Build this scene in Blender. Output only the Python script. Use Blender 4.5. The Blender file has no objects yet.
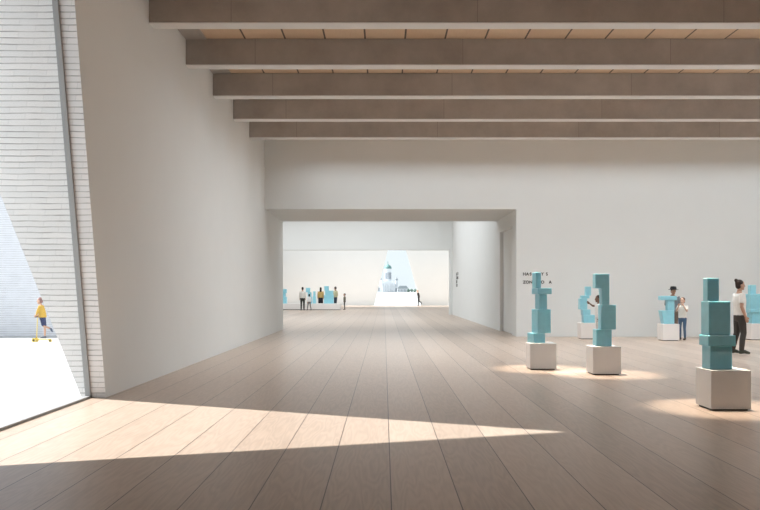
import bpy, bmesh, math, random
from mathutils import Vector, Matrix
random.seed(7)
SC = bpy.context.scene
C = SC.collection
PI = math.pi
F, VX, VY, EYE = 810.0, 384.0, 291.0, 1.5      # focal length in px, vanishing point, eye height (m)

def wx(px, Y): return (px - VX) / F * Y
def wz(py, Y): return EYE - (py - VY) / F * Y

# ------------------------------------------------------------------ materials
def mat(name):
    m = bpy.data.materials.new(name); m.use_nodes = True
    return m, m.node_tree.nodes, m.node_tree.links, m.node_tree.nodes['Principled BSDF']

def plain(name, col, rough=0.6, var=0.08, scale=6.0, bump=0.0, bscale=60.0, metal=0.0, sss=0.0, spec=0.5):
    m, n, l, b = mat(name)
    tc = n.new('ShaderNodeTexCoord')
    nz = n.new('ShaderNodeTexNoise'); nz.inputs['Scale'].default_value = scale; nz.inputs['Detail'].default_value = 4
    l.new(tc.outputs['Object'], nz.inputs['Vector'])
    mx = n.new('ShaderNodeMix'); mx.data_type = 'RGBA'
    mx.inputs[6].default_value = (*[c * (1 - var) for c in col], 1)
    mx.inputs[7].default_value = (*[min(1, c * (1 + var)) for c in col], 1)
    l.new(nz.outputs['Fac'], mx.inputs[0]); l.new(mx.outputs[2], b.inputs['Base Color'])
    b.inputs['Roughness'].default_value = rough; b.inputs['Metallic'].default_value = metal
    b.inputs['Specular IOR Level'].default_value = spec
    if sss:
        b.inputs['Subsurface Weight'].default_value = sss
        b.inputs['Subsurface Radius'].default_value = (0.5, 1.0, 1.0)
        b.inputs['Subsurface Scale'].default_value = 0.06
    if bump:
        n2 = n.new('ShaderNodeTexNoise'); n2.inputs['Scale'].default_value = bscale; n2.inputs['Detail'].default_value = 3
        l.new(tc.outputs['Object'], n2.inputs['Vector'])
        bp = n.new('ShaderNodeBump'); bp.inputs['Strength'].default_value = bump; bp.inputs['Distance'].default_value = 0.01
        l.new(n2.outputs['Fac'], bp.inputs['Height']); l.new(bp.outputs['Normal'], b.inputs['Normal'])
    return m

def brick_mat(name, c1, c2):
    m, n, l, b = mat(name)
    tc = n.new('ShaderNodeTexCoord'); sp = n.new('ShaderNodeSeparateXYZ'); cb = n.new('ShaderNodeCombineXYZ')
    l.new(tc.outputs['Object'], sp.inputs[0])
    ad = n.new('ShaderNodeMath'); ad.operation = 'ADD'
    l.new(sp.outputs['X'], ad.inputs[0]); l.new(sp.outputs['Y'], ad.inputs[1])
    nz = n.new('ShaderNodeTexNoise'); nz.inputs['Scale'].default_value = 3.0
    l.new(tc.outputs['Object'], nz.inputs['Vector'])
    ma = n.new('ShaderNodeMath'); ma.operation = 'MULTIPLY_ADD'; ma.inputs[1].default_value = 0.018
    l.new(nz.outputs['Fac'], ma.inputs[0]); l.new(sp.outputs['Z'], ma.inputs[2])
    l.new(ad.outputs[0], cb.inputs['X']); l.new(ma.outputs[0], cb.inputs['Y'])
    br = n.new('ShaderNodeTexBrick')
    l.new(cb.outputs[0], br.inputs['Vector'])
    br.inputs['Scale'].default_value = 1.0
    br.inputs['Brick Width'].default_value = 0.42; br.inputs['Row Height'].default_value = 0.0765
    br.inputs['Mortar Size'].default_value = 0.004; br.inputs['Mortar Smooth'].default_value = 0.3
    br.inputs['Color1'].default_value = (*c1, 1); br.inputs['Color2'].default_value = (*c2, 1)
    br.inputs['Mortar'].default_value = (*[c * .88 for c in c2], 1)
    # bed joints: open dark courses, stronger and weaker along their length
    dv = n.new('ShaderNodeMath'); dv.operation = 'DIVIDE'; dv.inputs[1].default_value = .0765; l.new(ma.outputs[0], dv.inputs[0])
    fc = n.new('ShaderNodeMath'); fc.operation = 'FRACT'; l.new(dv.outputs[0], fc.inputs[0])
    pp = n.new('ShaderNodeMath'); pp.operation = 'PINGPONG'; pp.inputs[1].default_value = .5; l.new(fc.outputs[0], pp.inputs[0])
    mr = n.new('ShaderNodeMapRange'); mr.inputs['From Min'].default_value = .04; mr.inputs['From Max'].default_value = .12
    mr.inputs['To Min'].default_value = 1; mr.inputs['To Max'].default_value = 0; l.new(pp.outputs[0], mr.inputs['Value'])
    n3 = n.new('ShaderNodeTexNoise'); n3.inputs['Scale'].default_value = 4.0; n3.inputs['Detail'].default_value = 3
    l.new(tc.outputs['Object'], n3.inputs['Vector'])
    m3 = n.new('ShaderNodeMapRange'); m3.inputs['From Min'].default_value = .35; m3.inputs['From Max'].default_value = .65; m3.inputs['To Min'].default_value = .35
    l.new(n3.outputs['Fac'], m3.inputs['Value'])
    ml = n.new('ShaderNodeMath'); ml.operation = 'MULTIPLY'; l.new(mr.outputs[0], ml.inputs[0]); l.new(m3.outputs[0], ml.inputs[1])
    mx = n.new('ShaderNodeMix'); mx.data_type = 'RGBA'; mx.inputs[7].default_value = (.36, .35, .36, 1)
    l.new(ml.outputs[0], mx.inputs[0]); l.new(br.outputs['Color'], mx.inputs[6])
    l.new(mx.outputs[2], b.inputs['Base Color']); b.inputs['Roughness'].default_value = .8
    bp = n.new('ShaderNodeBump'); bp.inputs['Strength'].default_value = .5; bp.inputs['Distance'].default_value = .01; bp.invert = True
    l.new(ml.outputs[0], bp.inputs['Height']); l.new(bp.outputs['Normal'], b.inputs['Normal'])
    return m

def joints(n, l, coord, width, off, gap):
    """1 on the joint between boards, 0 on the board; also the board number"""
    a = n.new('ShaderNodeMath'); a.operation = 'SUBTRACT'; a.inputs[1].default_value = off; l.new(coord, a.inputs[0])
    d = n.new('ShaderNodeMath'); d.operation = 'DIVIDE'; d.inputs[1].default_value = width; l.new(a.outputs[0], d.inputs[0])
    fl = n.new('ShaderNodeMath'); fl.operation = 'FLOOR'; l.new(d.outputs[0], fl.inputs[0])
    fr = n.new('ShaderNodeMath'); fr.operation = 'FRACT'; l.new(d.outputs[0], fr.inputs[0])
    lt = n.new('ShaderNodeMath'); lt.operation = 'LESS_THAN'; lt.inputs[1].default_value = gap / width; l.new(fr.outputs[0], lt.inputs[0])
    return lt.outputs[0], fl.outputs[0]

def wood_mat(name, width, off, gap, dark, mid, light, joint, rough, grain=1.0, coat=0.0):
    m, n, l, b = mat(name)
    tc = n.new('ShaderNodeTexCoord'); sp = n.new('ShaderNodeSeparateXYZ'); l.new(tc.outputs['Object'], sp.inputs[0])
    jt, idx = joints(n, l, sp.outputs['X'], width, off, gap)
    wn = n.new('ShaderNodeTexWhiteNoise'); wn.noise_dimensions = '1D'; l.new(idx, wn.inputs['W'])
    # grain coordinates: own offset on every board
    of = n.new('ShaderNodeMath'); of.operation = 'MULTIPLY'; of.inputs[1].default_value = 37.0; l.new(wn.outputs['Value'], of.inputs[0])
    cb = n.new('ShaderNodeCombineXYZ')
    sx = n.new('ShaderNodeMath'); sx.operation = 'MULTIPLY'; sx.inputs[1].default_value = 5.0; l.new(sp.outputs['X'], sx.inputs[0])
    sy = n.new('ShaderNodeMath'); sy.operation = 'MULTIPLY_ADD'; sy.inputs[1].default_value = 0.55
    l.new(sp.outputs['Y'], sy.inputs[0]); l.new(of.outputs[0], sy.inputs[2])
    l.new(sx.outputs[0], cb.inputs['X']); l.new(sy.outputs[0], cb.inputs['Y'])
    big = n.new('ShaderNodeTexNoise'); big.inputs['Scale'].default_value = 1.0; big.inputs['Detail'].default_value = 2; l.new(cb.outputs[0], big.inputs['Vector'])
    # cathedral figure: rings of the big noise
    rg = n.new('ShaderNodeMath'); rg.operation = 'MULTIPLY'; rg.inputs[1].default_value = 70.0; l.new(big.outputs['Fac'], rg.inputs[0])
    sn = n.new('ShaderNodeMath'); sn.operation = 'SINE'; l.new(rg.outputs[0], sn.inputs[0])
    fine = n.new('ShaderNodeTexNoise'); fine.inputs['Scale'].default_value = 1.0; fine.inputs['Detail'].default_value = 5
    mp = n.new('ShaderNodeMapping'); mp.inputs['Scale'].default_value = (60, 2.2, 1); l.new(tc.outputs['Object'], mp.inputs['Vector']); l.new(mp.outputs[0], fine.inputs['Vector'])
    m1 = n.new('ShaderNodeMath'); m1.operation = 'MULTIPLY_ADD'; m1.inputs[1].default_value = 0.08 * grain; m1.inputs[2].default_value = .0
    l.new(sn.outputs[0], m1.inputs[0])
    m2 = n.new('ShaderNodeMath'); m2.operation = 'MULTIPLY_ADD'; m2.inputs[1].default_value = 0.55 * grain
    l.new(fine.outputs['Fac'], m2.inputs[0]); l.new(m1.outputs[0], m2.inputs[2])
    m3 = n.new('ShaderNodeMath'); m3.operation = 'MULTIPLY_ADD'; m3.inputs[1].default_value = 0.30
    l.new(wn.outputs['Value'], m3.inputs[0]); l.new(m2.outputs[0], m3.inputs[2])
    cr = n.new('ShaderNodeValToRGB')
    cr.color_ramp.elements[0].color = (*dark, 1); cr.color_ramp.elements[0].position = .0
    cr.color_ramp.elements[1].color = (*light, 1); cr.color_ramp.elements[1].position = .9
    e = cr.color_ramp.elements.new(.45); e.color = (*mid, 1)
    l.new(m3.outputs[0], cr.inputs[0])
    mx = n.new('ShaderNodeMix'); mx.data_type = 'RGBA'; mx.inputs[7].default_value = (*joint, 1)
    l.new(jt, mx.inputs[0]); l.new(cr.outputs[0], mx.inputs[6]); l.new(mx.outputs[2], b.inputs['Base Color'])
    rr = n.new('ShaderNodeMath'); rr.operation = 'MULTIPLY_ADD'; rr.inputs[1].default_value = .12; rr.inputs[2].default_value = rough
    l.new(fine.outputs['Fac'], rr.inputs[0]); l.new(rr.outputs[0], b.inputs['Roughness'])
    bp = n.new('ShaderNodeBump'); bp.invert = True; bp.inputs['Strength'].default_value = .4; bp.inputs['Distance'].default_value = .004
    l.new(jt, bp.inputs['Height']); l.new(bp.outputs['Normal'], b.inputs['Normal'])
    return m

def concrete_mat():
    m, n, l, b = mat('grey_concrete')
    tc = n.new('ShaderNodeTexCoord'); sp = n.new('ShaderNodeSeparateXYZ'); l.new(tc.outputs['Object'], sp.inputs[0])
    jt, idx = joints(n, l, sp.outputs['X'], 4.1, 1.55, .012)
    wn = n.new('ShaderNodeTexWhiteNoise'); wn.noise_dimensions = '1D'; l.new(idx, wn.inputs['W'])
    n1 = n.new('ShaderNodeTexNoise'); n1.inputs['Scale'].default_value = 1.1; n1.inputs['Detail'].default_value = 7; n1.inputs['Roughness'].default_value = .65
    l.new(tc.outputs['Object'], n1.inputs['Vector'])
    ma = n.new('ShaderNodeMath'); ma.operation = 'MULTIPLY_ADD'; ma.inputs[1].default_value = .12
    l.new(wn.outputs['Value'], ma.inputs[0]); l.new(n1.outputs['Fac'], ma.inputs[2])
    cr = n.new('ShaderNodeValToRGB')
    cr.color_ramp.elements[0].color = (.36, .325, .295, 1); cr.color_ramp.elements[0].position = .3
    cr.color_ramp.elements[1].color = (.52, .48, .445, 1); cr.color_ramp.elements[1].position = .8
    l.new(ma.outputs[0], cr.inputs[0])
    mx = n.new('ShaderNodeMix'); mx.data_type = 'RGBA'; mx.inputs[7].default_value = (.30, .27, .245, 1)
    l.new(jt, mx.inputs[0]); l.new(cr.outputs[0], mx.inputs[6]); l.new(mx.outputs[2], b.inputs['Base Color'])
    b.inputs['Roughness'].default_value = .75
    n2 = n.new('ShaderNodeTexNoise'); n2.inputs['Scale'].default_value = 40; l.new(tc.outputs['Object'], n2.inputs['Vector'])
    bp = n.new('ShaderNodeBump'); bp.inputs['Strength'].default_value = .15; bp.inputs['Distance'].default_value = .01
    l.new(n2.outputs['Fac'], bp.inputs['Height']); l.new(bp.outputs['Normal'], b.inputs['Normal'])
    return m

def glass_mat():
    m, n, l, b = mat('clear_glass')
    out = n['Material Output']
    tr = n.new('ShaderNodeBsdfTransparent'); tr.inputs[0].default_value = (.985, .995, .995, 1)
    gl = n.new('ShaderNodeBsdfGlossy'); gl.inputs['Roughness'].default_value = .02
    mx = n.new('ShaderNodeMixShader'); mx.inputs[0].default_value = .025; l.new(tr.outputs[0], mx.inputs[1]); l.new(gl.outputs[0], mx.inputs[2])
    l.new(mx.outputs[0], out.inputs['Surface'])
    return m

M = {}
M['plaster'] = plain('white_plaster', (.77, .79, .785), .85, .025, .9, .08, 90)
M['brick'] = brick_mat('white_brick', (.84, .83, .835), (.79, .79, .80))
M['shadebrick'] = brick_mat('shade_tinted_brick', (.66, .675, .72), (.63, .645, .695))  # the white brick again, bluish shade mixed into its colour
M['concrete'] = concrete_mat()
M['litunder'] = plain('underside_light_tone', (.78, .775, .76), .7, .06, 1.5)  # light on the beam undersides, painted as a paler tone
M['floor'] = wood_mat('wide_oak_planks', .49, .047, .009, (.285, .213, .165), (.44, .343, .274), (.56, .458, .38), (.07, .05, .04), .27)
M['ceilwood'] = wood_mat('ceiling_wood_panels', .79, -2.76, .034, (.66, .48, .33), (.74, .56, .40), (.80, .62, .46), (.10, .07, .05), .5, .5)
M['glass'] = glass_mat()
M['frame'] = plain('grey_aluminium', (.33, .335, .34), .4, .04, 5)
M['paving'] = plain('pale_paving', (.42, .43, .435), .8, .03, .4)
M['white_paint'] = plain('white_plinth_paint', (.80, .785, .77), .5, .02, 3)
M['shadow_gap'] = plain('dark_recess', (.06, .055, .05), .7, .05)
M['ice'] = plain('turquoise_cast_resin', (.30, .63, .73), .32, .10, 9, .12, 14, sss=.35)
M['ink'] = plain('black_lettering', (.02, .02, .02), .6, .02)

# ------------------------------------------------------------------ mesh helpers
def bm_box(bm, x0, x1, y0, y1, z0, z1, mi=0):
    vs = [bm.verts.new(p) for p in ((x0,y0,z0),(x1,y0,z0),(x1,y1,z0),(x0,y1,z0),(x0,y0,z1),(x1,y0,z1),(x1,y1,z1),(x0,y1,z1))]
    fs = [(0,3,2,1),(4,5,6,7),(0,1,5,4),(1,2,6,5),(2,3,7,6),(3,0,4,7)]
    out = []
    for f in fs:
        fc = bm.faces.new([vs[i] for i in f]); fc.material_index = mi; out.append(fc)
    return vs

def bm_hexa(bm, pts, mi=0):
    vs = [bm.verts.new(p) for p in pts]
    out = []
    for f in [(0,3,2,1),(4,5,6,7),(0,1,5,4),(1,2,6,5),(2,3,7,6),(3,0,4,7)]:
        fc = bm.faces.new([vs[i] for i in f]); fc.material_index = mi; out.append(fc)
    return out

def bm_prism(bm, poly, y0, y1):
    """polygon in XZ (counter-clockwise seen from -Y) extruded along Y"""
    a = [bm.verts.new((x, y0, z)) for x, z in poly]; b = [bm.verts.new((x, y1, z)) for x, z in poly]
    bm.faces.new(a); bm.faces.new(list(reversed(b)))
    k = len(poly)
    for i in range(k):
        j = (i + 1) % k
        bm.faces.new((a[j], a[i], b[i], b[j]))

def bm_tube(bm, p0, p1, r0, r1, seg=12, ry=None):
    p0, p1 = Vector(p0), Vector(p1); d = p1 - p0
    q = d.to_track_quat('Z', 'Y')
    rings = []
    for p, r in ((p0, r0), (p1, r1)):
        rings.append([bm.verts.new(p + q @ Vector((math.cos(2*PI*i/seg)*r, math.sin(2*PI*i/seg)*r, 0))) for i in range(seg)])
    for i in range(seg):
        j = (i + 1) % seg
        bm.faces.new((rings[0][i], rings[0][j], rings[1][j], rings[1][i]))
    bm.faces.new(list(reversed(rings[0]))); bm.faces.new(rings[1])

def bm_lathe(bm, cx, cy, prof, seg=20):
    rings = [[bm.verts.new((cx + r*math.cos(2*PI*i/seg), cy + r*math.sin(2*PI*i/seg), z)) for i in range(seg)] for r, z in prof]
    for a, b in zip(rings, rings[1:]):
        for i in range(seg):
            j = (i+1) % seg
            bm.faces.new((a[i], a[j], b[j], b[i]))
    bm.faces.new(list(reversed(rings[0]))); bm.faces.new(rings[-1])

def obj(name, bm, mats, parent=None, loc=(0,0,0), bevel=0, smooth=False, segs=2):
    if bevel:
        bmesh.ops.bevel(bm, geom=list(bm.edges), offset=bevel, segments=segs, affect='EDGES', profile=.6, clamp_overlap=True)
    bmesh.ops.recalc_face_normals(bm, faces=list(bm.faces))
    me = bpy.data.meshes.new(name); bm.to_mesh(me); bm.free()
    for m in (mats if isinstance(mats, (list, tuple)) else [mats]): me.materials.append(m)
    if smooth:
        for p in me.polygons: p.use_smooth = True
    o = bpy.data.objects.new(name, me); C.objects.link(o); o.location = loc
    if parent: o.parent = parent
    return o

def tag(o, label, cat, group=None):
    o['label'] = label; o['category'] = cat
    if group: o['group'] = group
    return o

def thing(name, loc, label, cat, group=None, rz=0):
    o = bpy.data.objects.new(name, None); C.objects.link(o); o.location = loc; o.rotation_euler = (0,0,rz)
    o.empty_display_size = .2
    return tag(o, label, cat, group)

def struct(o): o['kind'] = 'structure'; return o

def boxes(name, lst, m, **k):
    bm = bmesh.new()
    for b in lst: bm_box(bm, *b)
    return obj(name, bm, m, **k)

# ------------------------------------------------------------------ the hall
XL, XR = -3.915, 15.0                 # inner faces of the side walls
YB, YR = 26.6, -12.0                  # back wall and the wall behind the viewer
ZC = 6.485                             # ceiling
struct(boxes('floor', [(-4.2, XR, YR, 31.35, -.3, 0), (-20, 12, 31.35, 83.8, -.3, 0)], M['floor']))
struct(boxes('floor_exterior', [(-900, 900, -60, 1500, -.5, -.02)], M['paving']))

# left wall: plastered inside, brick in the reveal and outside, outer face leaning out,
# cut by a tall A-shaped window slot whose sloping cheeks run square through the wall
APEX = 9.05
def xo(z): return -4.26 - .304 * z
def far_y(z): return 11.40 - .2224 * z
def near_y(z): return 6.65 + .312 * z
def wall_piece(bm, ya, yb):
    """ya(z), yb(z): the two ends"""
    for f in bm_hexa(bm, [(XL, ya(-.3), -.3), (xo(-.3), ya(-.3), -.3), (xo(-.3), yb(-.3), -.3), (XL, yb(-.3), -.3),
                          (XL, ya(APEX), APEX), (xo(APEX), ya(APEX), APEX), (xo(APEX), yb(APEX), APEX), (XL, yb(APEX), APEX)], 1):
        pass
bm = bmesh.new()
wall_piece(bm, far_y, lambda z: 31.4)
wall_piece(bm, lambda z: YR, near_y)
bm.normal_update()
for f in bm.faces:
    if all(abs(v.co.x - XL) < 1e-4 for v in f.verts): f.material_index = 0
struct(obj('wall_left', bm, [M['plaster'], M['brick']]))

# back wall: deep block with the wide passage cut through it
bm = bmesh.new()
bm_box(bm, XL - .05, 4.35, YB, 31.35, 4.19, 7.2)
bm_box(bm, 4.50, XR, YB, 31.35, 0, 7.2)
bm_box(bm, 4.35, 4.50, YB, 27.5, 0, 7.2)
bm_box(bm, 4.35, 4.50, 30.4, 31.35, 0, 7.2)
bm_box(bm, 4.35, 4.50, 27.5, 30.4, 3.70, 7.2)
struct(obj('wall_back', bm, M['plaster']))
d1 = struct(boxes('door_1', [(4.47, 4.499, 27.53, 30.37, .005, 3.69)], M['plaster']))
struct(boxes('wall_right', [(XR, XR + .4, YR, 31.35, -.3, 9.0)], M['plaster']))
struct(boxes('wall_rear', [(-4.3, XR, YR - .4, YR, -.3, 9.0)], M['plaster']))
# ceiling: timber panels with a concrete edge strip
YC = YR
struct(boxes('ceiling', [(-3.5, XR, YC, YB, ZC, ZC + .12)], M['ceilwood']))
struct(boxes('ceiling_edge', [(XL, -3.5, YC, YB, ZC - .02, ZC + .12)], M['concrete']))
struct(boxes('roof', [(XL, XR, YC, 31.35, 7.2, 7.6)], M['concrete']))

BEAM_Y = [13.48, 15.99, 18.52, 21.03, 23.55]
BEAM_L = ['exposed concrete ceiling beam at the top edge of the picture, nearest the viewer',
          'second concrete ceiling beam from the front, below the wider strip of timber ceiling',
          'middle one of the five concrete ceiling beams, below the thin strip of timber',
          'fourth concrete ceiling beam from the front, second nearest the white back wall',
          'farthest concrete ceiling beam, closest to the white back wall']
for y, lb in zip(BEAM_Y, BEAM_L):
    bm = bmesh.new(); bm_box(bm, XL, XR, y, y + .30, 5.972, ZC - .001)
    o = obj('ceiling_beam', bm, M['concrete'], bevel=.012, segs=1)
    tag(o, lb, 'beam', 'concrete ceiling beams')
    bm = bmesh.new(); bm_box(bm, XL, XR, y - .002, y + .302, 5.958, 5.972)  # thin added strip, its pale colour imitates light on the underside
    strip_ = obj('lit_underside', bm, M['litunder'], o); strip_['label'] = 'underside strip with the light from below painted in'

# window slot in the left wall: frame and pane
w1 = struct(bpy.data.objects.new('window_1', None)); C.objects.link(w1); w1.location = (-4.15, 9, 0)
XG = -4.15
bm = bmesh.new()
zt = 8.6
t = .045
bm_hexa(bm, [(XG-.036, far_y(0)-t, 0), (XG+.036, far_y(0)-t, 0), (XG+.036, far_y(0), 0), (XG-.036, far_y(0), 0),
             (XG-.036, far_y(zt)-t, zt), (XG+.036, far_y(zt)-t, zt), (XG+.036, far_y(zt), zt), (XG-.036, far_y(zt), zt)])
bm_hexa(bm, [(XG-.036, near_y(0), 0), (XG+.036, near_y(0), 0), (XG+.036, near_y(0)+t, 0), (XG-.036, near_y(0)+t, 0),
             (XG-.036, near_y(zt), zt), (XG+.036, near_y(zt), zt), (XG+.036, near_y(zt)+t, zt), (XG-.036, near_y(zt)+t, zt)])
bm_box(bm, XG-.036, XG+.036, near_y(0), far_y(0), 0, .03)
fr = obj('window_frame', bm, M['frame']); fr.parent = w1; fr.matrix_parent_inverse = w1.matrix_world.inverted(); fr.matrix_parent_inverse = Matrix.Translation((4.15, -9, 0))
bm = bmesh.new()
g = .03
bm_hexa(bm, [(XG-.006, near_y(0)+g, .03), (XG+.006, near_y(0)+g, .03), (XG+.006, far_y(0)-g, .03), (XG-.006, far_y(0)-g, .03),
             (XG-.006, near_y(zt)+g, zt), (XG+.006, near_y(zt)+g, zt), (XG+.006, far_y(zt)-g, zt), (XG-.006, far_y(zt)-g, zt)])
pa = obj('window_pane', bm, M['glass']); pa.parent = w1; pa.matrix_parent_inverse = Matrix.Translation((4.15, -9, 0))

# wing outside, facing the viewer, with its bluish shade put into the brick colour
struct(boxes('wall_exterior', [(-60, -4.3, 27.2, 31.3, -.3, 13)], M['shadebrick']))

# ------------------------------------------------------------------ rooms beyond the passage
struct(boxes('wall_passage_right', [(4.35, 5.2, 31.35, 51.5, -.3, 7.2)], M['plaster']))
bm = bmesh.new()
bm_box(bm, -20, 12, 51.5, 52.0, 4.11, 7.2)
bm_box(bm, 4.16, 12, 51.5, 52.0, 0, 4.11)
struct(obj('wall_portal', bm, M['plaster']))
struct(boxes('ceiling_middle', [(-20, 4.35, 31.35, 51.5, 7.2, 7.5)], M['plaster']))
struct(boxes('ceiling_far', [(-20, 12, 52.0, 79.0, 7.2, 7.5)], M['plaster']))
struct(boxes('wall_far_right', [(12, 12.4, 52.0, 83.8, -.3, 7.5)], M['plaster']))
struct(boxes('wall_far_left', [(-20.4, -20, 31.35, 83.8, -.3, 7.5)], M['plaster']))
# far wall with an A-shaped window
YF, TH = 83.8, .7
FA = 9.2
def fl(z): return -1.03 + .25 * z
def fr_(z): return 3.83 - .27 * z
zt2 = 9.0
bm = bmesh.new()
bm_hexa(bm, [(-20.4, YF, -.3), (fl(-.3), YF, -.3), (fl(-.3), YF+TH, -.3), (-20.4, YF+TH, -.3), (-20.4, YF, zt2), (fl(zt2), YF, zt2), (fl(zt2), YF+TH, zt2), (-20.4, YF+TH, zt2)])
bm_hexa(bm, [(fr_(-.3), YF, -.3), (12.4, YF, -.3), (12.4, YF+TH, -.3), (fr_(-.3), YF+TH, -.3), (fr_(zt2), YF, zt2), (12.4, YF, zt2), (12.4, YF+TH, zt2), (fr_(zt2), YF+TH, zt2)])
struct(obj('wall_far', bm, M['plaster']))
w2 = struct(bpy.data.objects.new('window_2', None)); C.objects.link(w2); w2.location = (1.4, YF + .3, 0)
bm = bmesh.new()
bm_hexa(bm, [(fl(0)-1.4, -.006, 0), (fr_(0)-1.4, -.006, 0), (fr_(0)-1.4, .006, 0), (fl(0)-1.4, .006, 0),
             (fl(8.9)-1.4, -.006, 8.9), (fr_(8.9)-1.4, -.006, 8.9), (fr_(8.9)-1.4, .006, 8.9), (fl(8.9)-1.4, .006, 8.9)])
obj('window_pane', bm, M['glass'], w2)

# ------------------------------------------------------------------ lettering
def letters(items, size, parent, wide=1.0):
    """items: (char, x, z) in the plane of the wall, every letter a mesh of its own"""
    for ch, x, z in items:
        cu = bpy.data.curves.new('t', 'FONT'); cu.body = ch; cu.size = size; cu.align_x = 'CENTER'; cu.extrude = .003; cu.offset = size * .03
        to = bpy.data.objects.new('t', cu); C.objects.link(to)
        me = bpy.data.meshes.new_from_object(to.evaluated_get(bpy.context.evaluated_depsgraph_get()))
        bpy.data.objects.remove(to); bpy.data.curves.remove(cu)
        me.transform(Matrix.Translation((x, 0, z)) @ Matrix.Rotation(PI/2, 4, 'X') @ Matrix.Diagonal((wide, 1, 1, 1)))
        me.name = 'letter'; me.materials.clear(); me.materials.append(M['ink'])
        bm = bmesh.new(); bm.from_mesh(me); bmesh.ops.remove_doubles(bm, verts=list(bm.verts), dist=1e-5); bm.to_mesh(me); bm.free()
        o = bpy.data.objects.new('letter', me); C.objects.link(o); o.parent = parent
k = YB / F
lt = thing('wall_lettering', (wx(523, YB), YB - .004, wz(284, YB)), 'two rows of spaced black capitals on the white back wall', 'lettering')
def row(chars, y): return [(c, (px - 523) * k, (284 - y) * k) for c, px in chars]
letters(row([('H', 524.3), ('A', 527.4), ('S', 530.6), ('Y', 542.4), ('S', 546.8)], 275.4) +
        row([('Z', 524.3), ('O', 527.4), ('N', 530.8), ('O', 542.6), ('A', 550.2)], 283.5), .135, lt)
yl = 4.35 * F / (457.3 - VX)
lt2 = thing('wall_lettering', (4.346, yl, 0), 'small black rows of letters on the right wall of the passage', 'lettering', rz=-PI/2)
its = []
for wd_, py in (('HASYS', 275.3), ('ZONOA', 279.1), ('HAS', 282.9), ('ZON', 286.6)):
    its += [(c, -.6 + i*.30, wz(py, yl)) for i, c in enumerate(wd_)]
letters(its, .24, lt2, 1.15)

# ------------------------------------------------------------------ plinths and sculptures
def plinth(px, Yf, label, s=.5):
    X = wx(px, Yf)
    t = thing('plinth', (X + s/2, Yf + s/2, 0), label, 'plinth', 'white cube plinths')
    bm = bmesh.new(); bm_box(bm, -s/2, s/2, -s/2, s/2, .022, .505); obj('plinth_cladding', bm, M['white_paint'], t, bevel=.003, segs=1)
    bm = bmesh.new(); bm_box(bm, -s/2+.03, s/2-.03, -s/2+.03, s/2-.03, 0, .024); obj('recessed_base', bm, M['shadow_gap'], t)
    return X + s/2, Yf + s/2

def sculpture(cx, cy, z0, label, blocks, rot=0.0, group='turquoise stacked block sculptures'):
    """blocks from the bottom up: (corner_px, right_px, top_px, depth[, outline])"""
    t = thing('block_sculpture', (cx, cy, z0), label, 'sculpture', group)
    z = 0.0
    for b in blocks:
        pl, pr, pt, d = b[:4]
        yf = cy - d/2
        x0, x1 = wx(pl, yf) - cx, wx(pr, yf) - cx
        zt = wz(pt, yf) - z0
        bm = bmesh.new()
        if len(b) > 4:
            poly = [(x0 + (x1-x0)*u, z + (zt-z)*v) for u, v in b[4]]
            bm_prism(bm, poly, -d/2, d/2)
            ztop = zt
        else:
            bm_box(bm, x0, x1, -d/2, d/2, z, zt)
        if rot:
            mt = Matrix.Translation((x0, -d/2, 0)) @ Matrix.Rotation(rot, 4, 'Z') @ Matrix.Translation((-x0, d/2, 0))
            bmesh.ops.transform(bm, matrix=mt, verts=list(bm.verts))
        obj('block', bm, M['ice'], t, bevel=.012, segs=2)
        z = zt
    return t

c = plinth(530.2, 15.38, 'white cube plinth farthest left in the hall, under the five block sculpture')
sculpture(*c, .505, 'slim turquoise stack of five blocks before the wall lettering, upright block on top',
    [(533.8, 546.2, 333.3, .32), (537.8, 552.0, 309.3, .30), (539.2, 547.9, 294.2, .20), (537.9, 553.0, 288.0, .30), (536.2, 541.6, 272.3, .20)], rot=math.radians(13))
c = plinth(593.1, 14.43, 'white cube plinth under the turquoise sculpture with the hooked top')
sculpture(*c, .505, 'turquoise sculpture topped by a hooked block like an upside down L',
    [(596.4, 611.8, 329.6, .26), (601.2, 616.2, 304.8, .22), (595.3, 609.6, 273.8, .19, [(.47,0),(1,0),(1,1),(0,1),(0,.54),(.47,.54)])])
c = plinth(711.2, 10.13, 'large white cube plinth nearest the viewer at the right')
sculpture(*c, .505, 'largest turquoise sculpture, nearest the viewer, with a slab around its middle',
    [(710.2, 732.4, 346.2, .27), (708.4, 735.9, 335.4, .31), (708.9, 730.7, 301.3, .26), (707.4, 719.3, 278.0, .15)])
c = plinth(581.2, 25.2, 'white cube plinth by the back wall, half hidden behind the hooked sculpture')
sculpture(*c, .505, 'small turquoise stack by the back wall that a child reaches towards',
    [(583.8, 595.0, 315.0, .30), (582.8, 590.6, 309.5, .28), (580.0, 587.4, 298.5, .25), (581.6, 589.6, 295.6, .25), (585.8, 591.2, 286.5, .18)])
c = plinth(662.8, 24.3, 'white cube plinth in front of the person in a black hat')
sculpture(*c, .505, 'turquoise sculpture with wedge base and flat cap before the person in a black hat',
    [(661.5, 674.5, 310.5, .30, [(.2,0),(1,0),(1,1),(0,1)]), (667.8, 674.6, 300.2, .22), (661.2, 677.0, 296.0, .28)])
c = plinth(751.0, 24.7, 'white cube plinth cut by the right edge of the picture')
sculpture(*c, .505, 'turquoise sculpture cut by the right picture edge, beside the person with tied up hair',
    [(752, 764, 312.8, .36), (750.5, 766, 309.0, .42), (750.5, 764, 294.0, .36), (750.6, 756.2, 285.0, .2)])

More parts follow.
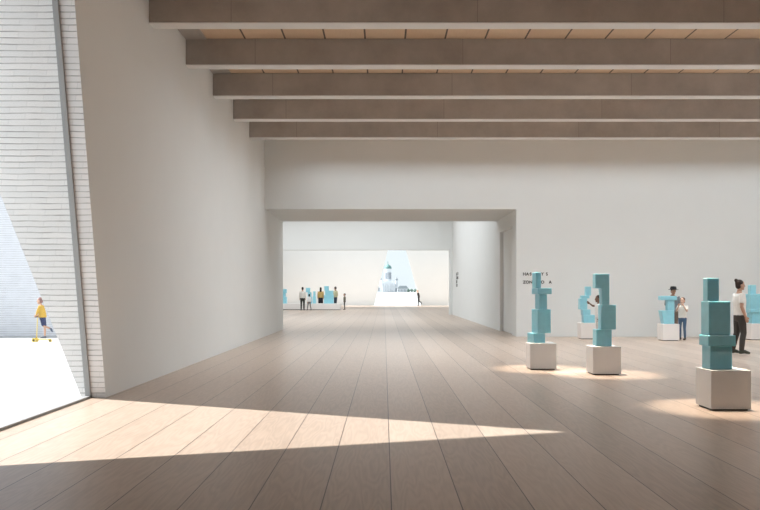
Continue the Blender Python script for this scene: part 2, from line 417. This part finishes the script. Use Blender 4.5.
# far room platform with its own blocks
pt = thing('display_platform', (-7.3, 64.8, 0), 'long low white platform in the far room with turquoise sculptures on it', 'platform')
bm = bmesh.new(); bm_box(bm, -3.8, 3.85, -.75, .75, .04, .5); obj('platform_top', bm, M['white_paint'], pt, bevel=.006, segs=1)
bm = bmesh.new(); bm_box(bm, -3.74, 3.79, -.69, .69, 0, .045); obj('recessed_base', bm, M['shadow_gap'], pt)
gF = 'turquoise sculptures on the far platform'
def fars(px, label, blocks): sculpture(wx(px, 64.9), 64.9, .5, label, blocks, group=gF)
fars(283.5, 'turquoise sculpture on the far platform, cut by the left passage wall', [(280.5, 286.6, 297, .5), (281.5, 285.5, 293, .4), (280.8, 286.4, 289, .5)])
fars(308.5, 'turquoise sculpture on the far platform between the adult and the child', [(308, 312, 297, .4), (307.6, 311.2, 292.3, .4), (305.8, 309.9, 287.8, .45)])
fars(314.5, 'narrow turquoise column on the far platform left of the person in mustard', [(312.9, 315.9, 296.5, .3), (313.2, 315.4, 291.2, .3)])
fars(328.8, 'widest turquoise sculpture on the far platform, right of the person in mustard', [(323.9, 333.4, 295, .7), (325.0, 333.0, 290.5, .6), (324.2, 328.6, 286, .5)])

# ------------------------------------------------------------------ people
SKIN = {'fair': plain('skin_fair', (.62, .40, .30), .5, .05, 8), 'tan': plain('skin_tan', (.45, .27, .19), .5, .05, 8), 'brown': plain('skin_brown', (.16, .085, .055), .5, .05, 8)}
_cl = {}
def cloth(col):
    if col not in _cl: _cl[col] = plain('cloth_%d' % (len(_cl) + 1), col, .85, .12, 14, .2, 40)
    return _cl[col]
EYE_W = plain('eye_dark', (.03, .025, .02), .3, .02)
LIP = plain('lip', (.40, .18, .15), .5, .03)

def limb(bm, pts, seg=14, cap=True):
    """chain of (point, rx, ry) ellipse sections; rx across local Y, ry along local X"""
    prev = None; n = len(pts)
    secs = []
    for i, (p, ra, rb) in enumerate(pts):
        p = Vector(p)
        a = Vector(pts[max(0, i-1)][0]); b = Vector(pts[min(n-1, i+1)][0])
        d = (b - a)
        if d.length < 1e-6: d = Vector((0,0,1))
        d.normalize()
        side = Vector((0,1,0)) - d * d.y
        if side.length < .25: side = Vector((1,0,0)) - d * d.x
        side.normalize(); fwd = d.cross(side)
        secs.append((p, side, fwd, d, ra, rb))
    if cap:   # rounded ends
        p, s, f, d, ra, rb = secs[0]; r = min(ra, rb)
        secs = [(p - d*r*.75, s, f, d, ra*.55, rb*.55), (p - d*r*.4, s, f, d, ra*.87, rb*.87)] + secs
        p, s, f, d, ra, rb = secs[-1]; r = min(ra, rb)
        secs = secs + [(p + d*r*.4, s, f, d, ra*.87, rb*.87), (p + d*r*.75, s, f, d, ra*.55, rb*.55)]
    rings = [[bm.verts.new(p + s*math.cos(2*PI*i/seg)*ra + f*math.sin(2*PI*i/seg)*rb) for i in range(seg)] for p, s, f, d, ra, rb in secs]
    for A, B in zip(rings, rings[1:]):
        for i in range(seg):
            j = (i+1) % seg; bm.faces.new((A[i], A[j], B[j], B[i]))
    bm.faces.new(list(reversed(rings[0]))); bm.faces.new(rings[-1])

def ellip(bm, c, rx, ry, rz, rot=None):
    m = Matrix.Translation(c) @ (rot or Matrix.Identity(4)) @ Matrix.Diagonal((rx, ry, rz, 1))
    bmesh.ops.create_uvsphere(bm, u_segments=16, v_segments=12, radius=1, matrix=m)

def fuse(name, bm, m, parent, voxel, it=3):
    """union of the overlapping volumes into one continuous skin"""
    bmesh.ops.recalc_face_normals(bm, faces=list(bm.faces))
    me = bpy.data.meshes.new('tmp'); bm.to_mesh(me); bm.free()
    o = bpy.data.objects.new('tmp', me); C.objects.link(o)
    r = o.modifiers.new('r', 'REMESH'); r.mode = 'VOXEL'; r.voxel_size = voxel; r.use_smooth_shade = True
    s = o.modifiers.new('s', 'SMOOTH'); s.factor = .5; s.iterations = it
    me2 = bpy.data.meshes.new_from_object(o.evaluated_get(bpy.context.evaluated_depsgraph_get()))
    bpy.data.objects.remove(o); bpy.data.meshes.remove(me)
    me2.name = name; me2.materials.clear(); me2.materials.append(m)
    for p in me2.polygons: p.use_smooth = True
    n = bpy.data.objects.new(name, me2); C.objects.link(n)
    if parent: n.parent = parent
    return n

def person(loc, rz, height, label, skin='fair', hair=(.03,.02,.015), hair_style='short', top=(.7,.7,.7), sleeve='short', bottom=(.03,.03,.035),
           bottom_kind='trousers', shoe=(.04,.04,.04), pose=None, child=False, hat=None, voxel=.012, flare=0.0, group=None):
    J = dict(pelvis=(0,0,.94), waist=(0,0,1.08), chest=(.0,0,1.28), neck=(-.01,0,1.455), head=(.02,0,1.625),
             shL=(-.01,.175,1.40), elL=(-.04,.215,1.12), wrL=(.03,.225,.88), haL=(.05,.222,.80),
             shR=(-.01,-.175,1.40), elR=(-.04,-.215,1.12), wrR=(.03,-.225,.88), haR=(.05,-.222,.80),
             hiL=(0,.09,.91), knL=(.02,.10,.50), anL=(-.02,.105,.09), toL=(.15,.12,.035),
             hiR=(0,-.09,.91), knR=(.02,-.10,.50), anR=(-.02,-.105,.09), toR=(.15,-.12,.035))
    if pose: J.update(pose)
    J = {k: Vector(v) for k, v in J.items()}
    S = height / 1.75
    hs = 1.16 if child else 1.0
    wd = .88 if child else 1.0
    hp = J['head']
    nod = (pose or {}).get('_nod', 0.0) if pose else 0.0
    R = Matrix.Rotation(J['_nod'].x if '_nod' in J else 0, 4, 'Y')
    def hpnt(x, y, z): return hp + (R @ Vector((x*hs, y*hs, z*hs)))
    # ---- body
    bm = bmesh.new()
    limb(bm, [(J['pelvis'] - Vector((0,0,.06)), .155*wd, .105), (J['pelvis'], .165*wd, .115), (J['waist'], .135*wd, .10), (J['chest'], .165*wd, .115),
              (J['chest'] + (J['neck']-J['chest'])*.55, .165*wd, .10), (J['chest'] + (J['neck']-J['chest'])*.85, .10*wd, .07)])
    limb(bm, [(J['chest'] + (J['neck']-J['chest'])*.7, .065, .062), (J['neck'], .054, .056), (hp - Vector((.01,0,.07*hs)), .05, .054)])
    ellip(bm, hpnt(-.01, 0, .025), .098*hs, .078*hs, .10*hs, R)
    ellip(bm, hpnt(.018, 0, -.045), .075*hs, .062*hs, .075*hs, R)
    ellip(bm, hpnt(.065, 0, -.095), .022*hs, .026*hs, .02*hs, R)                       # chin
    limb(bm, [(hpnt(.088, 0, .015), .010*hs, .010*hs), (hpnt(.103, 0, -.028), .016*hs, .014*hs)], 8)   # nose
    for s in (1, -1): ellip(bm, hpnt(-.012, s*.078, -.012), .020*hs, .012*hs, .032*hs, R)              # ears
    for s, k in ((1, 'L'), (-1, 'R')):
        sh, el, wr, ha = (J[a+k] for a in ('sh','el','wr','ha'))
        limb(bm, [(J['chest'] + Vector((0, s*.09, .10)), .06, .06), (sh, .056*wd, .058*wd), (sh.lerp(el,.5), .046*wd, .05*wd), (el, .037*wd, .04*wd)])
        limb(bm, [(el, .036*wd, .04*wd), (el.lerp(wr,.3), .037*wd, .041*wd), (wr, .025*wd, .028*wd)])
        d = (ha - wr).normalized(); side = Vector((0,1,0)) - d*d.y
        if side.length < .2: side = Vector((0,0,1)) - d*d.z
        side.normalize(); fw = d.cross(side); fw = -fw if fw.dot(Vector((1,0,.2))) < 0 else fw
        # palm: flat across 'side', broad along fw
        limb(bm, [(wr, .022, .026), (wr + d*.045, .017, .038), (wr + d*.085, .016, .040)], 12)
        for q, (off, ln) in enumerate(((.030,.068),(.010,.078),(-.011,.072),(-.031,.056))):
            b0 = wr + d*.082 + fw*off
            inn = side * (-s)
            b1 = b0 + d*ln*.5 + inn*.006; b2 = b0 + d*ln*.92 + inn*.024
            limb(bm, [(b0, .0085,.0085), (b1, .008,.008), (b2, .0068,.0068)], 8)
        t0 = wr + d*.025 + fw*.03; t1 = t0 + d*.030 + fw*.024; t2 = t1 + d*.034 + fw*.006 - side*s*.008
        limb(bm, [(t0, .012,.012), (t1, .010,.010), (t2, .008,.008)], 8)
        hi, kn, an, to = (J[a+k] for a in ('hi','kn','an','to'))
        limb(bm, [(hi, .085*wd, .092*wd), (hi.lerp(kn,.4), .075*wd, .08*wd), (kn, .052*wd, .056*wd)])
        limb(bm, [(kn, .051*wd, .055*wd), (kn.lerp(an,.3)-Vector((.012,0,0)), .052*wd, .056*wd), (an, .034*wd, .037*wd)])
        limb(bm, [(an - Vector((.02,0,.03)), .035, .035), (an.lerp(to,.55), .038, .032), (to, .04, .022)])
    bmesh.ops.scale(bm, vec=(S,S,S), verts=list(bm.verts))
    body = fuse('person', bm, SKIN[skin], None, min(voxel, .0075 if voxel < .013 else voxel), 2)
    body.location = loc; body.rotation_euler = (0,0,rz)
    tag(body, label, 'person', group)
    # ---- face
    for s in (1, -1):
        bm = bmesh.new(); ellip(bm, hpnt(.078, s*.030, .008), .010*hs, .011*hs, .007*hs)
        bmesh.ops.scale(bm, vec=(S,S,S), verts=list(bm.verts)); obj('eye', bm, EYE_W, body, smooth=True)
    bm = bmesh.new(); ellip(bm, hpnt(.080, 0, -.062), .010*hs, .022*hs, .006*hs)
    bmesh.ops.scale(bm, vec=(S,S,S), verts=list(bm.verts)); obj('mouth', bm, LIP, body, smooth=True)
    # ---- hair
    bm = bmesh.new()
    ellip(bm, hpnt(-.026, 0, .045), .098*hs, .086*hs, .092*hs, R)
    ellip(bm, hpnt(-.048, 0, -.010), .068*hs, .080*hs, .085*hs, R)
    if hair_style == 'bun':
        ellip(bm, hpnt(-.105, 0, .115), .040, .040, .042); limb(bm, [(hpnt(-.07,0,.08), .03,.03), (hpnt(-.105,0,.115), .025,.025)])
    if hair_style == 'long':
        limb(bm, [(hpnt(-.05,0,.0), .085,.05), (hpnt(-.085,0,-.12), .085,.045), (hpnt(-.10,0,-.27), .07,.035)])
    bmesh.ops.scale(bm, vec=(S,S,S), verts=list(bm.verts))
    fuse('hair', bm, cloth(hair), body, voxel, 2)
    if hat:
        bm = bmesh.new()
        bm_lathe(bm, hp.x - .015, hp.y, [(.17*hs, hp.z+.055*hs), (.175*hs, hp.z+.062*hs), (.108*hs, hp.z+.072*hs), (.104*hs, hp.z+.12*hs), (.088*hs, hp.z+.165*hs), (.03*hs, hp.z+.172*hs)], 24)
        bmesh.ops.scale(bm, vec=(S,S,S), verts=list(bm.verts)); obj('brimmed_hat', bm, cloth(hat), body, smooth=True)
    # ---- top
    e = .016
    bm = bmesh.new()
    hem = J['pelvis'] - Vector((0,0,.03))
    limb(bm, [(hem, .178*wd+flare, .128+flare*.8), (J['waist'], .155*wd+e+flare*.5, .115+e+flare*.3), (J['chest'], .172*wd+e, .120+e),
              (J['chest'] + (J['neck']-J['chest'])*.55, .165*wd+e, .102+e), (J['chest'] + (J['neck']-J['chest'])*.86, .11*wd, .078)], cap=False)
    for s, k in ((1,'L'),(-1,'R')):
        sh, el, wr = J['sh'+k], J['el'+k], J['wr'+k]
        ch = [(J['chest'] + Vector((0, s*.09, .10)), .075, .075), (sh, .066*wd+.006, .068*wd+.006), (sh.lerp(el,.5), .058*wd+.006, .062*wd+.006)]
        if sleeve == 'short': ch.append((sh.lerp(el,.72), .060*wd+.006, .062*wd+.006))
        elif sleeve == 'long': ch += [(el, .05*wd+.006, .053*wd+.006)]
        if sleeve != 'none': limb(bm, ch, cap=False)
        if sleeve == 'long': limb(bm, [(el, .05*wd+.006,.053*wd+.006), (el.lerp(wr,.5), .048,.05), (el.lerp(wr,.93), .040,.042)], cap=True)
    bmesh.ops.scale(bm, vec=(S,S,S), verts=list(bm.verts))
    fuse('shirt', bm, cloth(top), body, voxel, 3)
    # ---- bottom
    bm = bmesh.new()
    limb(bm, [(J['pelvis'] - Vector((0,0,.08)), .174*wd, .126), (J['pelvis'] + Vector((0,0,.02)), .174*wd, .126), (J['waist'] - Vector((0,0,.06)), .15*wd, .115)])
    if bottom_kind == 'skirt':
        limb(bm, [(J['pelvis'], .175*wd, .125), (J['pelvis']-Vector((0,0,.2)), .195*wd, .15), (J['pelvis']-Vector((0,0,.46)), .20*wd, .16)], cap=False)
    else:
        for s, k in ((1,'L'),(-1,'R')):
            hi, kn, an = J['hi'+k], J['kn'+k], J['an'+k]
            if bottom_kind == 'shorts':
                limb(bm, [(hi, .095*wd, .102*wd), (hi.lerp(kn,.5), .096*wd, .10*wd), (hi.lerp(kn,.92), .092*wd, .096*wd)], cap=False)
            else:
                limb(bm, [(hi, .094*wd, .102*wd), (hi.lerp(kn,.45), .086*wd, .092*wd), (kn, .066*wd, .070*wd), (kn.lerp(an,.35)-Vector((.01,0,0)), .064*wd, .068*wd), (an + Vector((0,0,.01)), .053*wd, .057*wd)], cap=False)
    bmesh.ops.scale(bm, vec=(S,S,S), verts=list(bm.verts))
    fuse('skirt' if bottom_kind == 'skirt' else ('shorts' if bottom_kind == 'shorts' else 'trousers'), bm, cloth(bottom), body, voxel, 3)
    for k in 'LR':
        an, to = J['an'+k], J['to'+k]
        bm = bmesh.new()
        d = to - an
        limb(bm, [(an - Vector((.035,0,.035)), .045, .045), (an.lerp(to,.45), .047, .045), (to, .047, .030)])
        limb(bm, [(an - Vector((.01,0,.03)), .046, .05), (an + Vector((0,0,.02)), .044, .048)], cap=False)
        bmesh.ops.scale(bm, vec=(S,S,S), verts=list(bm.verts))
        if abs(an.z - .09) < .02:
            zmin = 0
            for v in bm.verts: v.co.z = max(v.co.z, 0.001)
        fuse('shoe', bm, cloth(shoe), body, voxel, 1)
    return body

R_, L_, AWAY, TOWARD = 0.0, PI, PI/2, -PI/2
# man at the right, in profile
person((wx(739.6, 19.25), 19.25, 0), R_, 1.765, 'person with tied up hair in a white t-shirt, standing in profile facing right', 'tan', (.035,.022,.016), 'bun',
       (.74,.72,.68), 'short', (.055,.048,.042), 'trousers', (.05,.055,.04),
       pose=dict(elR=(-.05,-.225,1.12), wrR=(.04,-.235,.885), haR=(.07,-.23,.81), elL=(.0,.225,1.12), wrL=(.05,.235,.89), haL=(.08,.23,.81),
                 knL=(-.02,.10,.50), anL=(-.12,.105,.09), toL=(.05,.12,.035), knR=(.05,-.1,.50), anR=(.0,-.105,.09), toR=(.17,-.12,.035)))
# person in a hat behind the wedge sculpture
person((wx(672.8, 25.6), 25.6, 0), TOWARD, 1.63, 'person in a black brimmed hat standing behind a plinth, looking down', 'tan', (.03,.02,.015), 'short',
       (.20,.24,.27), 'long', (.17,.13,.105), 'trousers', (.03,.03,.03), hat=(.012,.012,.014),
       pose=dict(head=(.06,0,1.60), _nod=(.35,0,0), elL=(.06,.25,1.16), wrL=(.20,.14,1.12), haL=(.27,.10,1.13), elR=(.06,-.25,1.16), wrR=(.20,-.14,1.12), haR=(.27,-.10,1.13)))
# child in white beside
person((wx(682.6, 24.75), 24.75, 0), math.radians(-125), 1.29, 'child in a white shirt and blue jeans holding hands up by the face', 'fair', (.04,.026,.02), 'short',
       (.78,.76,.72), 'short', (.07,.13,.22), 'trousers', (.05,.045,.04), child=True,
       pose=dict(elL=(.13,.21,1.20), wrL=(.20,.10,1.42), haL=(.19,.06,1.50), elR=(.13,-.21,1.20), wrR=(.21,-.10,1.42), haR=(.20,-.06,1.50),
                 knL=(.05,.09,.5), anL=(.02,.10,.09), toL=(.19,.11,.035)))
# child reaching for the small stack
person((wx(598.6, 24.5), 24.5, 0), L_, 1.36, 'child in white reaching an arm out, half hidden behind the hooked sculpture', 'brown', (.035,.018,.012), 'short',
       (.74,.73,.71), 'short', (.62,.61,.60), 'trousers', (.05,.05,.05), child=True,
       pose=dict(elR=(.17,-.17,1.34), wrR=(.31,-.14,1.44), haR=(.38,-.13,1.49)))
# child on the scooter outside
ks = thing('kick_scooter', (wx(43.2, 24.06), 24.06, -.02), 'yellow three wheeled kick scooter under the child outside the window', 'scooter')
YEL = plain('yellow_plastic', (.62, .47, .10), .4, .05); BLK = plain('black_rubber', (.03,.03,.03), .7, .05)
def sx(px): return wx(px, 24.06) - wx(43.2, 24.06)
bm = bmesh.new(); bm_box(bm, sx(36.2), sx(50.5), -.06, .06, .075, .10); obj('deck', bm, YEL, ks, bevel=.01)
bm = bmesh.new(); bm_tube(bm, (sx(36.6), 0, .09), (sx(37.6), 0, .76), .014, .012, 10); obj('steering_column', bm, YEL, ks, smooth=True)
bm = bmesh.new(); bm_tube(bm, (sx(37.6), -.13, .75), (sx(37.6), .13, .75), .014, .014, 10); obj('handlebar', bm, BLK, ks, smooth=True)
for wxp, wy, wr_ in ((35.2, .09, .065), (35.2, -.09, .065), (50.2, 0, .05)):
    bm = bmesh.new(); bm_tube(bm, (sx(wxp), wy-.018, wr_), (sx(wxp), wy+.018, wr_), wr_, wr_, 20); w = obj('wheel', bm, YEL, ks, bevel=.005)
    bm = bmesh.new(); bm_tube(bm, (sx(wxp), wy-.022, wr_), (sx(wxp), wy+.022, wr_), wr_*.45, wr_*.45, 12); obj('wheel_hub', bm, BLK, w)
s_ = 1.21 / 1.75
person((wx(42.6, 24.06), 24.06, .085), L_, 1.21, 'child in a yellow top and navy shorts riding a scooter outside the window', 'tan', (.20,.11,.10), 'short',
       (.46,.29,.05), 'long', (.025,.035,.09), 'shorts', (.08,.10,.14), child=True, flare=.05,
       pose=dict(chest=(.05,0,1.28), neck=(.08,0,1.455), head=(.12,0,1.62), shL=(.05,.165,1.40), shR=(.05,-.165,1.40), elL=(.14,.20,1.16), wrL=(.21,.13,1.02), haL=(.26,.12,.98), elR=(.14,-.2,1.16), wrR=(.21,-.13,1.02), haR=(.26,-.12,.98),
                 knR=(-.06,-.07,.50), anR=(-.08,-.04,.09), toR=(.09,-.05,.035), knL=(-.10,.10,.53), anL=(-.38,.10,.44), toL=(-.46,.11,.31)))
# far room
gv = None
person((wx(302.6, 62.6), 62.6, 0), AWAY, 1.80, 'person in a white shirt and dark trousers seen from behind before the far platform', 'tan', (.02,.015,.012), 'short', (.66,.65,.62), 'long', (.035,.04,.035), voxel=.02)
person((wx(309.2, 62.7), 62.7, 0), math.radians(120), 1.25, 'child in white with grey trousers walking beside the adult before the far platform', 'tan', (.012,.012,.014), 'short', (.72,.73,.74), 'long', (.16,.165,.17), child=True, voxel=.02,
       pose=dict(knL=(.14,.10,.50), anL=(.22,.11,.09), toL=(.38,.12,.035), knR=(-.06,-.10,.50), anR=(-.26,-.11,.10), toR=(-.11,-.12,.035)))
person((wx(320.7, 66.4), 66.4, 0), AWAY, 1.80, 'long haired person in a mustard top and black skirt behind the far platform', 'tan', (.02,.014,.012), 'long', (.55,.36,.13), 'long', (.015,.015,.02), 'skirt', voxel=.02)
person((wx(335.4, 66.4), 66.4, 0), math.radians(150), 1.86, 'person in a pale yellow jacket and navy trousers behind the far platform', 'tan', (.10,.085,.075), 'short', (.58,.55,.36), 'long', (.05,.075,.11), voxel=.02)
person((wx(344.6, 64.6), 64.6, 0), L_, 1.30, 'child in dark olive clothes standing just right of the far platform', 'tan', (.09,.08,.075), 'short', (.15,.145,.11), 'long', (.09,.09,.08), child=True, voxel=.02)
person((wx(418.6, 82.2), 82.2, 0), L_, 1.62, 'person in black leaning towards the far window with one foot raised behind', 'fair', (.42,.29,.19), 'long', (.02,.02,.022), 'short', (.018,.018,.02), voxel=.02,
       pose=dict(chest=(.05,0,1.28), neck=(.09,0,1.45), head=(.13,0,1.61), shL=(.06,.17,1.4), shR=(.06,-.17,1.4), elL=(.22,.2,1.28), wrL=(.38,.18,1.38), haL=(.45,.18,1.42),
                 knR=(-.06,-.1,.5), anR=(-.30,-.1,.34), toR=(-.33,-.11,.18)))

# ------------------------------------------------------------------ the town outside the far window
YT = 1000.0
def tx(px): return wx(px, YT)
def tz(py): return wz(py, YT)
STONE = plain('pale_stone', (.70, .735, .77), .8, .04, .05); COPPER = plain('green_copper', (.12, .25, .245), .6, .08, .1); SLATE = plain('grey_roof', (.30, .34, .37), .7, .06, .1); PANE = plain('dark_window', (.10, .13, .18), .3, .03)
cxp = 387.9; cX = tx(cxp)
ch = thing('church', (cX, YT, 0), 'white domed church with a green dome seen through the far window', 'church')
def rel(px): return tx(px) - cX
bm = bmesh.new(); bm_box(bm, rel(376), rel(400), -8, 20, 0, tz(286.8)); bm_box(bm, rel(381.5), rel(395), -10, 10, 0, tz(284)); bm_box(bm, rel(383.2), rel(392.8), -6, 6, tz(285), tz(280.8)); obj('nave', bm, STONE, ch)
bm = bmesh.new(); bm_prism(bm, [(rel(380.8), tz(284)), (rel(395.8), tz(284)), (rel(388.2), tz(281.6))], -11, -9); bm_box(bm, rel(375.6), rel(400.4), -8.4, 20.4, tz(286.8), tz(286.2)); obj('pediment', bm, STONE, ch)
bm = bmesh.new(); bm_lathe(bm, 0, 0, [(4.4, tz(281)), (4.4, tz(270.2)), (4.8, tz(269.8)), (4.8, tz(268.8))], 28); obj('drum', bm, STONE, ch, smooth=False)
bm = bmesh.new(); bm_lathe(bm, 0, 0, [(4.7, tz(268.9)), (4.5, tz(267.6)), (3.7, tz(266.2)), (2.3, tz(265.1)), (.8, tz(264.5)), (.45, tz(263.6)), (.3, tz(261.8)), (.05, tz(261))], 28); obj('dome', bm, COPPER, ch, smooth=True)
for a in (-50, -18, 18, 50):
    w = bmesh.new(); bm_box(w, -.6, .6, -.25, .25, tz(279), tz(272.5)); o = obj('window', w, PANE, ch); o.location = (4.4*math.sin(math.radians(a)), -4.4*math.cos(math.radians(a)), 0); o.rotation_euler = (0,0,math.radians(a))
for px in (382.5, 384.8, 387.1, 389.4, 391.7, 394):
    bm = bmesh.new(); bm_lathe(bm, rel(px), -11, [(.5, 0), (.42, tz(284.2))], 10); obj('column', bm, STONE, ch)
for px in (377.2, 379, 396, 397.8):
    bm = bmesh.new(); bm_box(bm, rel(px)-.5, rel(px)+.5, -8.2, -7.9, tz(291), tz(288)); obj('window', bm, PANE, ch)
for px in (396.6, 380.6):
    bm = bmesh.new(); bm_lathe(bm, rel(px), 6, [(1.5, tz(287)), (1.5, tz(280.4)), (1.7, tz(280.2))], 14); tb = obj('turret', bm, STONE, ch)
    bm = bmesh.new(); bm_lathe(bm, rel(px), 6, [(1.8, tz(280.2)), (1.4, tz(278.8)), (.5, tz(277.9)), (.1, tz(276.6))], 14); obj('turret_dome', bm, SLATE, tb, smooth=True)
hs_ = thing('town_house', (tx(402), 960, 0), 'long pale house with a grey roof right of the domed church', 'house')
def r2(px): return tx(px) - tx(402)
bm = bmesh.new(); bm_box(bm, r2(397), r2(407.4), 0, 12, 0, tz(288.6)); obj('walls', bm, STONE, hs_)
bm = bmesh.new(); bm_prism(bm, [(r2(396.8), tz(288.8)), (r2(407.6), tz(288.8)), (r2(405.6), tz(286)), (r2(399), tz(286))], -.5, 12.5); obj('roof', bm, SLATE, hs_)
for i in range(7):
    px = 397.9 + i*1.4
    bm = bmesh.new(); bm_box(bm, r2(px)-.35, r2(px)+.35, -.15, .1, tz(291.6), tz(289.4)); obj('window', bm, PANE, hs_)
LEAF = plain('tree_leaves', (.11, .17, .145), .8, .3, .6); BARK = plain('tree_bark', (.10, .08, .06), .9, .1)
for px, yy, r, lb in ((408.6, 930, 1.9, 'dark leafy tree beside the long house, leftmost outside the far window'), (411.8, 945, 2.3, 'middle leafy tree in the row right of the long house'), (415.0, 937, 2.3, 'rightmost leafy tree outside the far window, above the leaning person')):
    tr = thing('tree', (wx(px, yy), yy, 0), lb, 'tree', 'trees outside the far window')
    bm = bmesh.new(); bm_lathe(bm, 0, 0, [(.35, 0), (.2, 2)], 8); obj('trunk', bm, BARK, tr)
    bm = bmesh.new()
    for q in range(14):
        a = random.uniform(0, 2*PI); u = random.uniform(0, 1)
        ellip(bm, (r*.55*u*math.cos(a), r*.55*u*math.sin(a), random.uniform(1.2, 3.0)), *(random.uniform(.8, 1.3) for _ in range(3)))
    obj('crown', bm, LEAF, tr, smooth=True)

# ------------------------------------------------------------------ light
W = bpy.data.worlds.new('sky'); SC.world = W; W.use_nodes = True
bg = W.node_tree.nodes['Background']; bg.inputs['Color'].default_value = (.85, .93, .98, 1); bg.inputs['Strength'].default_value = .92
sun = bpy.data.lights.new('sun', 'SUN'); sun.energy = 10.0; sun.angle = math.radians(.6); sun.color = (1, .975, .945)
so = bpy.data.objects.new('sun', sun); C.objects.link(so); so.location = (-30, 10, 40)
so.rotation_euler = Vector((1.0, -.09, -1.0)).to_track_quat('-Z', 'Y').to_euler()

def area(name, loc, sx_, sy_, power, col=(1,1,1), rot=(0,0,0), spread=180):
    l = bpy.data.lights.new(name, 'AREA'); l.shape = 'RECTANGLE'; l.size = sx_; l.size_y = sy_; l.energy = power; l.color = col; l.spread = math.radians(spread)
    o = bpy.data.objects.new(name, l); C.objects.link(o); o.location = loc; o.rotation_euler = rot
    return o
def spot(name, loc, target, power, ang, col=(1, .86, .70)):
    l = bpy.data.lights.new(name, 'SPOT'); l.energy = power; l.spot_size = math.radians(ang); l.spot_blend = .7; l.shadow_soft_size = .06; l.color = col
    o = bpy.data.objects.new(name, l); C.objects.link(o); o.location = loc
    o.rotation_euler = (Vector(target) - Vector(loc)).to_track_quat('-Z', 'Y').to_euler()
for X, Y in ((3.03, 15.63), (3.97, 14.68), (4.34, 10.38), (6.38, 25.45), (8.62, 24.55), (11.44, 24.95)):
    spot('ceiling_spot', (X - .5, Y + (1.1 if 15 < Y < 16 else .6), 6.4), (X, Y, .3), 2800 if Y < 20 else 900, 20)
for yb, pw in ((12.3, 30), (14.9, 120), (17.4, 200), (19.9, 230), (22.4, 230), (25.2, 165)):
    area('bay_fill', (6.0, yb, 6.45), 17.4, .3, pw, (.86, .94, 1), spread=130)  # added unseen fill lights between the beams, brighten floor and walls
area('bay_fill', (9.0, 8.8, 6.45), 9, .3, 85, (.86, .94, 1), spread=130)  # extra added fill for the nearest sculpture
up = Vector((-.8, 0, .6)).to_track_quat('-Z', 'X').to_euler()
area('upward_fill', (14.7, 13, 2.4), 19, .4, 700, (.88, .95, 1), up)  # added fill out of view, lifts ceiling, beam undersides and left wall
area('gallery_fill', (-4, 41.5, 7.1), 14, 16, 1250, (.88, .95, 1))  # added overhead fill, brightens the middle room
area('gallery_fill', (-4, 60, 7.1), 14, 12, 1100, (.88, .95, 1))  # same kind of added fill for the far room

wash = Vector((0, .85, -.53)).to_track_quat('-Z', 'X').to_euler()
area('far_wall_fill', (-2, 73, 7.0), 1.0, 18, 600, (.9, .96, 1), wash, 130)  # unseen fill added to whiten the far wall

# ------------------------------------------------------------------ camera and view
cam = bpy.data.cameras.new('camera'); cam.sensor_width = 36; cam.lens = F / 760 * 36
cam.shift_x = -(VX - 380) / 760; cam.shift_y = (VY - 255) / 760; cam.clip_end = 4000; cam.clip_start = .05
co = bpy.data.objects.new('camera', cam); C.objects.link(co); co.location = (0, 0, EYE); co.rotation_euler = (PI/2, 0, 0)
SC.camera = co
SC.view_settings.view_transform = 'Standard'; SC.view_settings.look = 'None'; SC.view_settings.gamma = 1; SC.view_settings.exposure = .24
SC.view_settings.use_curve_mapping = False
cy = SC.cycles
cy.max_bounces = 12; cy.diffuse_bounces = 8; cy.glossy_bounces = 4; cy.transparent_max_bounces = 12; cy.sample_clamp_indirect = 6
cy.use_denoising = True
